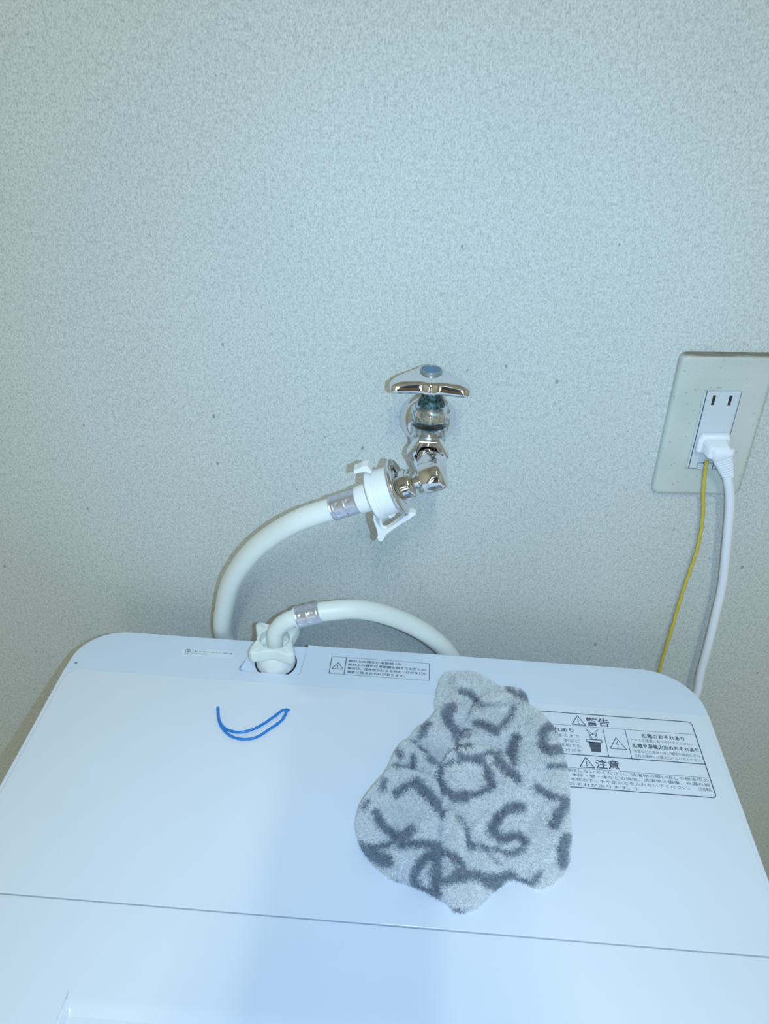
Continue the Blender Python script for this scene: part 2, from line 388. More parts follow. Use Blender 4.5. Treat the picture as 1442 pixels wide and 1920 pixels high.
# ---------------------------------------------------------------- faucet
AX = on_y(802, 782, 0); AXD = Vector((.018, -1, 0)).normalized()
fa = empty('faucet', AX, 'chrome wall faucet with three-cornered handle and blue cap', 'faucet')
bm = bmesh.new(); lathe(bm, [(0, .0218), (.0015, .0220), (.004, .0216), (.008, .0196), (.011, .0170), (.013, .0150), (.0132, .0134)], AX, AXD)
finish(bm, 'escutcheon', M_chrome, fa, angle=60)
bm = bmesh.new(); lathe(bm, [(.004, .0132), (.036, .0132), (.044, .0120)], AX, AXD)
VC = AX + AXD*.045
lathe(bm, [(-.0125, .004), (-.0118, .0085), (-.009, .0112), (-.004, .0124), (.014, .0126), (.0175, .0132), (.0195, .0136)], VC, (0, 0, 1))
finish(bm, 'body', M_worn, fa, angle=50)
bm = bmesh.new(); lathe(bm, [(.0232, .0132), (.0242, .0146), (.0300, .0146), (.0330, .0126), (.0352, .0092)], VC, (0, 0, 1), 8)
finish(bm, 'bonnet', M_worn, fa, bevel=.001)
bm = bmesh.new(); lathe(bm, [(.0338, .0100), (.0368, .0090), (.0385, .0076), (.050, .0072)], VC, (0, 0, 1), 32)
finish(bm, 'stem', M_stem, fa)
HO = VC + Vector((-.0018, 0, .0490))
hp = [(-.0300, .0085), (-.0280, .0150), (-.0200, .0160), (-.0070, .0158), (0, .0175), (.0070, .0158), (.0200, .0160), (.0280, .0150), (.0300, .0085), (.0240, .0010), (.0130, -.0070), (.0075, -.0150), (0, -.0190), (-.0075, -.0150), (-.0130, -.0070), (-.0240, .0010)]
hp = [p for p in catmull([(a, b, 0) for a, b in hp + hp[:1]], 5)][:-1]
bm = bmesh.new(); rings = []
for sc, zz, dr in ((.90, .0006, .35), (.975, .0002, .35), (.998, .0010, .4), (1, .0026, .5), (.99, .0062, .8), (.972, .0076, .9), (.93, .0085, .85), (.80, .0092, .5), (.60, .0096, .2), (.40, .0099, 0), (.3, .0100, 0)):
    rg = []
    for p in hp:
        r = math.hypot(p.x, p.y); drop = .0030*dr*max(0, (r-.012)/.018)
        k = 1 - .0*r
        rg.append(bm.verts.new(HO + Vector((p.x*.94*sc*k, -p.y*sc*k, zz-drop))))
    rings.append(rg)
for a, b in zip(rings, rings[1:]):
    for i in range(len(a)): bm.faces.new((a[i], a[(i+1) % len(a)], b[(i+1) % len(a)], b[i]))
bm.faces.new(rings[0]); bm.faces.new(rings[-1])
hd = finish(bm, 'handle', M_chrome, fa, angle=60)
bm = bmesh.new(); lathe(bm, [(-.0030, .0066), (-.0026, .0076), (-.0010, .0082), (.0030, .0084)], HO, (0, 0, 1)); finish(bm, 'hub', M_chrome, hd)
bm = bmesh.new(); lathe(bm, [(.0085, .0078), (.0112, .0078), (.0119, .0072), (.0119, .0062), (.0113, .0060)], HO, (0, 0, 1))
finish(bm, 'cap_ring', M_capring, hd)
bm = bmesh.new(); lathe(bm, [(.0108, .0061), (.0118, .0060), (.0121, .0050), (.0122, .002)], HO, (0, 0, 1))
finish(bm, 'handle_cap', M_bluecap, hd)['label'] = 'round blue cap'
# hex nut
bm = bmesh.new(); lathe(bm, [(.0500, .0138), (.0510, .0155), (.0606, .0155), (.0622, .0138), (.0618, .0095), (.0575, .0092)], AX, AXD, 6, True)
finish(bm, 'hex_nut', M_chrome, fa, bevel=.0007)
P0 = on_y(808.5, 893.7, -.086); P1 = on_y(636.7, 949.6, -.086); A1 = (P1-P0).normalized()
bm = bmesh.new()
tube(bm, catmull([AX+AXD*.055, AX+AXD*.066, P0 + Vector((.001, .007, .003)), P0], 6), lambda t: .0078 if t < .5 else .0098, 28)
finish(bm, 'outlet_pipe', M_chrome, fa, angle=60)
bm = bmesh.new(); lathe(bm, [(-.0098, .006), (-.0095, .0090), (-.0082, .0106), (-.006, .0112), (.0052, .0112), (.0062, .0106), (.0064, .0060), (.0070, .0054), (.0085, .0054), (.0088, .0066), (.0098, .0066), (.0101, .0054), (.0122, .0054), (.0126, .0090),
      (.0135, .0100), (.0155, .0104), (.0157, .0094), (.0165, .0094), (.0168, .0106), (.0210, .0108), (.0215, .0135)], P0, A1)
finish(bm, 'swivel_elbow', M_chrome, fa, angle=40)
bm = bmesh.new(); lathe(bm, [(.0212, .0110), (.0219, .0150), (.0229, .0195), (.0238, .0208), (.0250, .0212), (.0257, .0206), (.0257, .0120)], P0, A1, 64)
finish(bm, 'nozzle_flange', M_chrome, fa, angle=60)

# ---------------------------------------------------------------- inlet hose with tap coupler
ho = empty('inlet_hose', (-.1055, -.0722, ZP+.0205), 'ivory water hose from the faucet coupler, looping behind the machine to its inlet', 'hose')
bm = bmesh.new()
lathe(bm, [(.0257, .0140), (.0260, .0163), (.0272, .0167), (.0390, .0170), (.0395, .0180), (.0408, .0185), (.0430, .0185), (.0438, .0178), (.0440, .0120)], P0, A1, 64)
cp = finish(bm, 'tap_coupler', M_wplast, ho, angle=40)
bm = bmesh.new(); lathe(bm, [(.0257, .0192), (.0264, .0196), (.0272, .0190), (.0272, .0165)], P0, A1, 64)
finish(bm, 'coupler_ring', M_band, ho, angle=40)
bm = bmesh.new(); lathe(bm, [(.0430, .0102), (.0445, .0104), (.0552, .0100), (.0560, .0092)], P0, A1, 48)
finish(bm, 'coupler_neck', M_wplast, ho, angle=40)
def zpx(pts, y): return [on_y(620+a/4.8, 660+b/4.8, y) for a, b in pts]
def lever(pts, y, th, name):
    bm = bmesh.new(); P = zpx(pts, y-th/2); prism(bm, [CAMP+(p-CAMP) for p in P], (0, th, 0)); return finish(bm, name, M_wplast, ho, bevel=.0003)
lever([(205, 1066), (256, 1050), (276, 1034), (332, 1029), (352, 1052), (372, 1080), (352, 1100), (318, 1078), (275, 1086), (212, 1098)], -.087, .008, 'upper_claw')
lever([(385, 1466), (406, 1466), (412, 1490), (402, 1510), (420, 1548), (445, 1585), (470, 1604), (505, 1602), (560, 1566), (620, 1522), (662, 1482), (690, 1446), (735, 1446), (770, 1462),
       (700, 1512), (640, 1546), (560, 1600), (500, 1646), (470, 1700), (452, 1708), (432, 1700), (418, 1672), (425, 1645), (412, 1590), (392, 1540), (380, 1500)], -.088, .006, 'lower_lever')
bm = bmesh.new(); tube(bm, catmull(zpx([(452, 1430), (450, 1490), (452, 1540), (472, 1575), (505, 1585)], -.088), 6), .0011, 12)
finish(bm, 'lever_spring', M_wplast, ho)
lever([(515, 1420), (545, 1400), (600, 1400), (590, 1450), (575, 1478), (535, 1500), (510, 1480)], -.087, .010, 'claw_bracket')
def band(p, a, name):      # crimped metal sleeve
    bm = bmesh.new(); x, y, a = frame(a); seg = 72; rings = []; n = 44; Lb = .0205
    for k in range(n+1):
        t = k/n; rg = []
        lip = .0004 if (t < .03 or t > .97) else 0
        for i in range(seg):
            th = 2*math.pi*i/seg
            dent = sum(math.exp(-((t-c)/.085)**2) for c in (.26, .66)) * (.5+.5*math.cos(8*th))**3
            ridge = math.exp(-((t-.46)/.02)**2)*.0003 + math.exp(-((t-.88)/.02)**2)*.0003
            r = .0090 + lip - .0006*dent + ridge
            rg.append(bm.verts.new(p + a*(t*Lb) + (x*math.cos(th)+y*math.sin(th))*r))
        rings.append(rg)
    for q in (rings[0], rings[-1]): pass
    for A_, B_ in zip(rings, rings[1:]):
        for i in range(seg): bm.faces.new((A_[i], A_[(i+1) % seg], B_[(i+1) % seg], B_[i]))
    bm.faces.new(rings[0]); bm.faces.new(rings[-1])
    return finish(bm, name, M_band, ho, angle=60)
band(P0 + A1*.0555, A1, 'clamp_band')
E2 = on_y(558.6, 1157, -.0705); E3 = on_y(613, 1144.5, -.069); A2 = (E3-E2).normalized()
band(E2, A2, 'clamp_band')
pl = [P0 + A1*.070, P0 + A1*.0765] + [on_y(a, b, y) for a, b, y in ((564, 974, -.0845), (510, 1004, -.078), (467, 1041, -.070), (435.5, 1088, -.059), (421.6, 1136.6, -.046), (418.5, 1187, -.034))]
q = pl[-1]
pl += [Vector((q.x+.006, -.028, q.z-.05)), Vector((-.135, -.026, .80)), Vector((-.065, -.026, .755)), Vector((.020, -.026, .78)), Vector((.046, -.027, .85)), Vector((.052, -.0275, .905))]
pl += [on_y(a, b, y) for a, b, y in ((838, 1222, -.0295), (810, 1195.5, -.0335), (780.5, 1176.5, -.039), (742, 1159, -.0465), (699, 1146.5, -.055), (657, 1142, -.063))]
pl += [E2 + A2*.020, E2 + A2*.014]
bm = bmesh.new(); tube(bm, catmull(pl, 10), .0083, 28); finish(bm, 'hose_tube', M_hose, ho, angle=80)
bm = bmesh.new()
elb = [INL+Vector((0, 0, .016)), INL+Vector((0, 0, .026))] + [on_y(a, b, -.0715) for a, b in ((517.5, 1184), (528, 1170.5), (543, 1161.5))] + [E2 + A2*.001]
tube(bm, catmull(elb, 8), lambda t: .0068+.0004*t, 28); lathe(bm, [(-.0022, .0074), (-.0018, .0088), (-.0002, .0090), (.0002, .007)], E2, A2)
finish(bm, 'inlet_elbow', M_ivory, ho, angle=50)
# four-lobed inlet nut
def star(s, n=96):
    o = []
    for i in range(n):
        th = 2*math.pi*i/n; c = abs(math.cos(2*(th)))      # 0 on the diagonals
        k = (1-c); r = .0152 + .0118*(k**1.25)
        r = min(r, .0252); o.append((r*s*math.cos(th+.03), r*s*math.sin(th+.03)))
    return o
bm = bmesh.new(); rings = []
NZ = INL + Vector((0, 0, .0175))
for s, z in ((.93, 0), (.985, .0012), (1, .003), (1, .0100), (.985, .0113), (.95, .0120)):
    rings.append([bm.verts.new(NZ+Vector((a, b, z))) for a, b in star(s)])
for r_, z in ((.0132, .0120), (.0128, .0116), (.0123, .0040), (.0060, .0034)):
    rings.append([bm.verts.new(NZ+Vector((r_*math.cos(2*math.pi*i/96+.03), r_*math.sin(2*math.pi*i/96+.03), z))) for i in range(96)])
for a, b in zip(rings, rings[1:]):
    for i in range(96): bm.faces.new((a[i], a[(i+1) % 96], b[(i+1) % 96], b[i]))
bm.faces.new(rings[0]); bm.faces.new(rings[-1])
finish(bm, 'inlet_nut', M_ivory, ho, angle=40)
bm = bmesh.new()
for a in (150, 200, 340, 30): 
    q = NZ + Vector((.0092*math.cos(math.radians(a)), .0092*math.sin(math.radians(a)), .003)); box(bm, (q.x-.0008, q.y-.0008, q.z), (q.x+.0008, q.y+.0008, q.z+.005))
finish(bm, 'nut_clips', M_ivory, ho, bevel=.0003)

# ---------------------------------------------------------------- wall outlet
TH = math.radians(3); OU = Vector((math.cos(TH), 0, math.sin(TH))); OV = Vector((math.sin(TH), 0, -math.cos(TH)))
OO = Vector((.1902, 0, HC-.2160))
def pl_(a, b, y=0): return OO + OU*a + OV*b + Vector((0, y, 0))
ou = empty('wall_outlet', pl_(.035, .06), 'yellowed wall outlet cover with grimy top edge and white socket', 'outlet')
OM = Matrix((OU, Vector((0, 1, 0)), -OV)).transposed().to_4x4(); OM.translation = OO
def pbox(bm, a0, b0, a1, b1, y0, y1): box(bm, (a0, y0, -b1), (a1, y1, -b0), OM)
# cover plate: fine grid, rounded corners, opening left for the sockets
SA0, SA1, SB0, SB1 = .0222, .0497, .0275, .0957
bm = bmesh.new(); W_, H_ = .0695, .1205
outl = rrect(0, 0, W_, H_, .0055, 6)
pr = [(0, 0), (-.0035, 0), (-.0052, .0006), (-.0062, .0020), (-.0065, .0036)]
rings = []
for y, ins in pr:
    cxm, cym = W_/2, H_/2
    rings.append([bm.verts.new(pl_(cxm+(a-cxm)*(1-ins/(W_/2)), cym+(b-cym)*(1-ins/(H_/2)), y)) for a, b in outl])
for a, b in zip(rings, rings[1:]):
    for i in range(len(a)): bm.faces.new((a[i], a[(i+1) % len(a)], b[(i+1) % len(a)], b[i]))
# inner opening
inner = [bm.verts.new(pl_(a, b, -.0065)) for a, b in ((SA0, SB0), (SA1, SB0), (SA1, SB1), (SA0, SB1))]
innd = [bm.verts.new(v.co + Vector((0, .0055, 0))) for v in inner]
L_ = rings[-1]; n_ = len(L_)//4
q0 = 3; c4 = [q0, n_+q0, 2*n_+q0, 3*n_+q0]
for k in range(4):
    i, j = c4[k], c4[(k+1) % 4]
    seq = [L_[t % len(L_)] for t in range(i, j+1 if j > i else j+len(L_)+1)]
    bm.faces.new(seq + [inner[(k+1) % 4], inner[k]])
    bm.faces.new((inner[k], inner[(k+1) % 4], innd[(k+1) % 4], innd[k]))
bmesh.ops.triangulate(bm, faces=[f for f in bm.faces if len(f.verts) > 4])
for _ in range(5):
    ed = [e for e in bm.edges if e.calc_length() > .004]
    if ed: bmesh.ops.subdivide_edges(bm, edges=ed, cuts=1)
    bmesh.ops.triangulate(bm, faces=[f for f in bm.faces if len(f.verts) > 4])
cvp = finish(bm, 'cover_plate', M_plate, ou, angle=40)
me = cvp.data; at = me.attributes.new('dirt', 'FLOAT', 'POINT')
inv = OM.inverted()
for v in me.vertices:
    q = inv @ v.co; a, b = q.x, -q.z
    d = max(0, 1-b/.0020)*1.2 + max(0, 1-b/.014)*.12 + max(0, 1-abs(a)/.003)*.30*max(0, 1-b/.05) + max(0, 1-abs(a-W_)/.003)*.25
    at.data[v.index].value = d
bm = bmesh.new(); pbox(bm, SA0+.0003, SB0+.0004, SA1-.0003, SB1-.0004, -.0062, .001); finish(bm, 'socket_body', M_socket, ou, bevel=.0004)
bm = bmesh.new(); pbox(bm, SA0+.0022, SB0+.0010, SA1-.0012, SB1-.0010, -.0076, -.0060); finish(bm, 'socket_face', M_socket, ou, bevel=.0005)
bm = bmesh.new(); pbox(bm, SA0+.0018, SB0+.0008, SA0+.0023, SB1-.0008, -.0064, -.0060); finish(bm, 'socket_joint', M_slot, ou, smooth=False)
for a in (.0300, .0420):
    bm = bmesh.new(); pbox(bm, a-.0011, .0312, a+.0009, .0390, -.00785, -.0070); finish(bm, 'slot', M_slot, ou, smooth=False)
# raised rim round the slots, and the earth terminal flap at the bottom
bm = bmesh.new(); pbox(bm, .0295, .0890, .0425, .0952, -.00780, -.0072); finish(bm, 'terminal_recess', mat('terminal_grey', (.36, .42, .46), .5), ou, bevel=.0002)
bm = bmesh.new(); pbox(bm, .0305, .0900, .0350, .0950, -.00800, -.0075); pbox(bm, .0385, .0900, .0418, .0950, -.0080, -.0075); finish(bm, 'terminal_flap', M_socket, ou, bevel=.0002)
bm = bmesh.new(); pbox(bm, .0340, .0888, .0376, .0896, -.0080, -.0074); pbox(bm, .0416, .0905, .0421, .0950, -.0081, -.0074); finish(bm, 'terminal_gap', M_slot, ou, smooth=False)

# plug and cord
pc = empty('power_cord', pl_(.036, .072, -.0078), 'white power plug and cord in the lower socket', 'power cord')
def P5(X, Y, y): return on_y(1200+X/5.959, 640+Y/5.959, y)
bm = bmesh.new()
o0 = [P5(X, Y, -.0080) for X, Y in ((640, 1075), (690, 1020), (985, 1020), (1010, 1050), (985, 1130), (960, 1230), (720, 1235), (612, 1215))]
cen = sum(o0, Vector())/8
rings = [[p for p in o0], [p+Vector((0, -.0030, 0)) for p in o0], [cen+(p-cen)*.93+Vector((0, -.0040, 0)) for p in o0], [cen+(p-cen)*.72+Vector((0, -.0050, -.0004)) for p in o0], [cen+(p-cen)*.66+Vector((.0005, -.0150, -.0010)) for p in o0], [cen+(p-cen)*.58+Vector((.0005, -.0165, -.0012)) for p in o0]]
VR = [[bm.verts.new(p) for p in r] for r in rings]
for a, b in zip(VR, VR[1:]):
    for i in range(8): bm.faces.new((a[i], a[(i+1) % 8], b[(i+1) % 8], b[i]))
bm.faces.new(VR[0]); bm.faces.new(VR[-1])
finish(bm, 'plug', M_cord, pc, bevel=.0009, angle=30)
# cap block turned down to the cord, then ribbed strain relief
def sect(bm, secs, n=20):
    rings = []
    for c, ax_, ra, rb in secs:
        a = Vector(ax_).normalized(); x = Vector((1, 0, 0)); x = (x-a*x.dot(a)).normalized(); y = a.cross(x)
        rg = []
        for i in range(n):
            th = 2*math.pi*i/n; c_, s_ = math.cos(th), math.sin(th)
            rg.append(bm.verts.new(c + x*ra*math.copysign(abs(c_)**.6, c_) + y*rb*math.copysign(abs(s_)**.6, s_)))
        rings.append(rg)
    for A_, B_ in zip(rings, rings[1:]):
        for i in range(n): bm.faces.new((A_[i], A_[(i+1) % n], B_[(i+1) % n], B_[i]))
    bm.faces.new(rings[0]); bm.faces.new(rings[-1])
q0 = P5(925, 1190, -.021); q1 = P5(925, 1300, -.021); q2 = P5(985, 1490, -.019); ax_ = (q2-q1)
secs = [(q0 + Vector((0, 0, .0004)), (0, 0, -1), .0075, .0040), (q0 + Vector((0, 0, -.0006)), (0, 0, -1), .0088, .0050), (P5(915, 1240, -.021), (0, 0, -1), .0090, .0054), (P5(912, 1262, -.021), ax_, .0084, .0052)]
for k in range(9):
    t = k/8; c = P5(915+65*t, 1270+225*t, -.021+.002*t); r = .0078 - .0034*t
    secs += [(c, ax_, r, .0050-.0013*t), (c + ax_.normalized()*.0016, ax_, r*.985, (.0050-.0013*t)*.97)]
    if k < 8: secs += [(c + ax_.normalized()*.0018, ax_, r*.87, (.0050-.0013*t)*.85), (c + ax_.normalized()*.0025, ax_, r*.85, (.0050-.0013*t)*.85)]
# keep sections ordered along the axis
ax_n = ax_.normalized(); head = secs[:4]; tail = sorted(secs[4:], key=lambda s_: (s_[0]-q1).dot(ax_n)); 
bm = bmesh.new(); sect(bm, head + tail); finish(bm, 'strain_relief', M_cord, pc, angle=40)
cp_ = [P5(980, 1490, -.019)] + [on_y(a, b, y) for a, b, y in ((1366, 905, -.019), (1369, 930, -.0185), (1368, 965, -.018), (1362, 1030, -.018), (1355, 1095, -.018), (1343, 1150, -.019), (1327, 1215, -.021), (1314, 1263, -.022), (1303, 1310, -.024))]
q = cp_[-1]; cp_ += [Vector((q.x-.006, -.026, q.z-.08)), Vector((.20, -.028, .70)), Vector((.10, -.028, .62))]
bm = bmesh.new(); tube(bm, catmull(cp_, 10), .0037, 20); finish(bm, 'cable', M_cord, pc, angle=80)

# earth wire
ew = [P5(748, 1335, -.0090)] + [P5(744, 1375, -.0115)] + [on_y(a, b, y) for a, b, y in ((1321.5, 890, -.0100), (1318.5, 925, -.0090), (1318.5, 960, -.008), (1312, 1010, -.008), (1301, 1050, -.008), (1285, 1096, -.0085), (1271, 1140, -.009), (1258, 1185, -.010), (1240, 1245, -.012), (1225, 1300, -.014))]
q = ew[-1]; ew += [Vector((q.x-.01, -.02, q.z-.1))]
ewp = catmull(ew, 14)
ewp = [p + Vector((.00025*math.sin(i*.9), 0, 0)) for i, p in enumerate(ewp)]
bm = bmesh.new(); tube(bm, ewp, .00150, 12)
e_ = finish(bm, 'earth_wire', M_yellow, angle=80); tag(e_, 'thin yellow earth wire hanging from the outlet beside the white cord', 'wire')

# ---------------------------------------------------------------- blue plastic loop on the lid
def Z6(X, Y, z): return on_z(320+X/2.67, 1140+Y/2.67, z)
zb = ZT+.0021
o1 = [(237, 507), (238, 545), (252, 590), (285, 630), (330, 652), (385, 657), (440, 642), (500, 603), (535, 580), (562, 556), (576, 530), (580, 515)]
o2 = [(237, 507), (243, 560), (266, 597), (300, 615), (350, 622), (410, 608), (465, 580), (500, 556), (527, 537), (548, 520), (562, 511), (580, 513)]
bm = bmesh.new()
tube(bm, catmull([Z6(a, b, zb) for a, b in o1], 8), .00105, 12); tube(bm, catmull([Z6(a, b, zb+.0006) for a, b in o2], 8), .00105, 12)
q = Z6(237, 509, zb)
tube(bm, [q, q + Vector((0, 0, .0012)), q+Vector((0, .001, .0025))], lambda t: .0014-.0004*t, 12)
for a, b, r in ((527, 537, .0014), (535, 580, .0014), (566, 548, .0014)):
    bmesh.ops.create_icosphere(bm, subdivisions=2, radius=r, matrix=Matrix.Translation(Z6(a, b, zb)))
t0 = Z6(576, 514, zb); t1 = Z6(598, 508, zb+.0006)
tube(bm, [t0, t0.lerp(t1, .6), t1], lambda t: .0017*(1-t)+.0003, 10)
bl_ = finish(bm, 'plastic_loop', M_blue, angle=60); tag(bl_, 'thin bright blue plastic loop lying bent on the white lid', 'loop')

# ---------------------------------------------------------------- terry towel
S4 = 3.204
def z4(p): return (640+p[0]/S4, 1240+p[1]/S4)
def P4(X, Y, h): a, b = z4((X, Y)); return on_z(a, b, ZT+h)
outline = [(600, 110, 10), (625, 62, 11), (690, 45, 12), (760, 50, 12), (830, 78, 12), (900, 118, 12), (960, 152, 12), (1060, 165, 12), (1118, 190, 12), (1122, 260, 14), (1200, 305, 15), (1270, 375, 15), (1310, 450, 14), (1330, 560, 12), (1350, 650, 10), (1360, 780, 9), (1358, 900, 8), (1366, 1050, 6), (1352, 1180, 4), (1320, 1270, 3), (1260, 1325, 2), (1200, 1352, 2), (1150, 1342, 2), (1095, 1310, 3), (1035, 1288, 3), (960, 1330, 2), (905, 1372, 2), (850, 1425, 2), (800, 1475, 2), (750, 1492, 2), (690, 1490, 2), (640, 1450, 2), (590, 1412, 2), (450, 1342, 2), (290, 1290, 2), (200, 1212, 3), (130, 1112, 3), (102, 1000, 4), (120, 900, 5), (170, 820, 6), (260, 710, 7), (320, 570, 8), (380, 480, 8), (500, 390, 9), (590, 300, 9), (582, 200, 10)]
OUT = np.array([[*P4(a, b, h*(.00135 if h > 5 else .001)).xy] for a, b, h in outline])
def poly_xy(pts, h): return np.array([[*P4(a, b, h).xy] for a, b in pts])
def seg_d(X, Y, a, b):
    ax, ay = a; bx, by = b; dx, dy = bx-ax, by-ay; L2 = dx*dx+dy*dy+1e-18
    t = np.clip(((X-ax)*dx+(Y-ay)*dy)/L2, 0, 1); return np.hypot(X-ax-t*dx, Y-ay-t*dy)
def sdist(X, Y, P):          # signed distance, positive inside
    d = np.full(X.shape, 1e9); ins = np.zeros(X.shape, bool); n = len(P)
    for i in range(n):
        a, b = P[i], P[(i+1) % n]; d = np.minimum(d, seg_d(X, Y, a, b))
        c = ((a[1] > Y) != (b[1] > Y)) & (X < (b[0]-a[0])*(Y-a[1])/(b[1]-a[1]+1e-15)+a[0]); ins ^= c
    return np.where(ins, d, -d)
def pdist(X, Y, pts):
    d = np.full(X.shape, 1e9)
    for a, b in zip(pts, pts[1:]): d = np.minimum(d, seg_d(X, Y, a, b))
    return d
def prof(d, w_): t = np.clip(d/w_, 0, 1); return np.sqrt(np.clip(1-(1-t)**2, 0, 1))
st = .0013
gx = np.arange(OUT[:, 0].min()-.002, OUT[:, 0].max()+.003, st); gy = np.arange(OUT[:, 1].min()-.002, OUT[:, 1].max()+.003, st)
GX, GY = np.meshgrid(gx, gy)
def towel_h(X, Y):
    d = sdist(X, Y, OUT)
    h = .0150*prof(d, .007)
    # second layer everywhere but the back-left flap
    s2 = poly_xy([(690, 105), (840, 100), (1000, 170), (1125, 220), (1500, 400), (1500, 1700), (0, 1700), (0, 1000), (250, 600), (470, 420), (600, 295), (655, 245), (695, 150)], .012)
    h += .0042*prof(sdist(X, Y, s2), .005)*np.clip(d/.006, 0, 1)
    # main right-hand fold lying over the rest
    s3 = poly_xy([(792, 322), (850, 288), (950, 258), (1120, 262), (1500, 300), (1500, 1500), (1035, 1292), (960, 1222), (880, 1175), (820, 1135), (775, 1070), (735, 985), (690, 930), (610, 640), (690, 600), (860, 590), (800, 420)], .017)
    h += .0085*prof(sdist(X, Y, s3), .005)*np.clip(d/.012, 0, 1)
    # billows and valleys
    def bumpc(X0_, Y0_, rx, amp, hh=.014):
        c = P4(X0_, Y0_, hh); r = rx/S4*.00037; return amp*np.exp(-(((X-c.x)/r)**2+((Y-c.y)/r)**2))
    for a in ((330, 900, 260, .007), (760, 700, 200, .004), (1000, 900, 300, .005), (1180, 600, 220, .004), (900, 350, 110, .005), (560, 520, 100, .004), (680, 1060, 90, .0040),
              (820, 1380, 120, .003), (640, 360, 90, .003), (1200, 1150, 150, .003), (430, 1180, 120, .0035), (520, 640, 80, .003)): h += 1.35*bumpc(*a)*np.clip(d/.015, 0, 1)
    for pts, w_, amp in (([(430, 480), (480, 560), (560, 625), (680, 590)], .0045, .0040), ([(600, 640), (590, 780), (600, 930), (592, 1080), (598, 1250), (590, 1400)], .0045, .0042),
                         ([(800, 280), (770, 320), (720, 420), (690, 540), (730, 600)], .004, .0045), ([(670, 420), (790, 440), (880, 560), (950, 600)], .0035, .0025), ([(420, 1020), (340, 1095), (200, 1140)], .004, .003),
                         ([(330, 640), (420, 700), (560, 740)], .004, .0022), ([(745, 1290), (760, 1200), (740, 1130)], .004, .0030), ([(300, 1150), (330, 1250)], .004, .0025), ([(660, 930), (720, 975), (790, 1110), (880, 1180)], .0028, .0050),
                         ([(1035, 1290), (1000, 1230), (940, 1180)], .003, .0035), ([(860, 590), (950, 640), (1040, 730)], .006, .0018)):
        h -= 2.8*amp*np.exp(-(pdist(X, Y, poly_xy(pts, .013))/w_)**2)*np.clip(d/.004, 0, 1)
    h += .0006*np.sin(X*310+1.3*np.sin(Y*170))*np.sin(Y*260+1.7)*np.clip(d/.006, 0, 1)
    return np.maximum(h, .0012), d
HH, DD = towel_h(GX, GY)
bm = bmesh.new(); V = {}
ok = DD > -.0002
for j in range(len(gy)):
    for i in range(len(gx)):
        if ok[j, i]: V[j, i] = bm.verts.new((gx[i], gy[j], ZT+.001+HH[j, i]))
for (j, i) in list(V):
    if (j, i+1) in V and (j+1, i) in V and (j+1, i+1) in V: bm.faces.new((V[j, i], V[j, i+1], V[j+1, i+1], V[j+1, i]))
bmesh.ops.delete(bm, geom=[v for v in bm.verts if not v.link_faces], context='VERTS')
be = [e for e in bm.edges if e.is_boundary]
g = bmesh.ops.extrude_edge_only(bm, edges=be)
for v in g['geom']:
    if isinstance(v, bmesh.types.BMVert): v.co.z = ZT+.0011
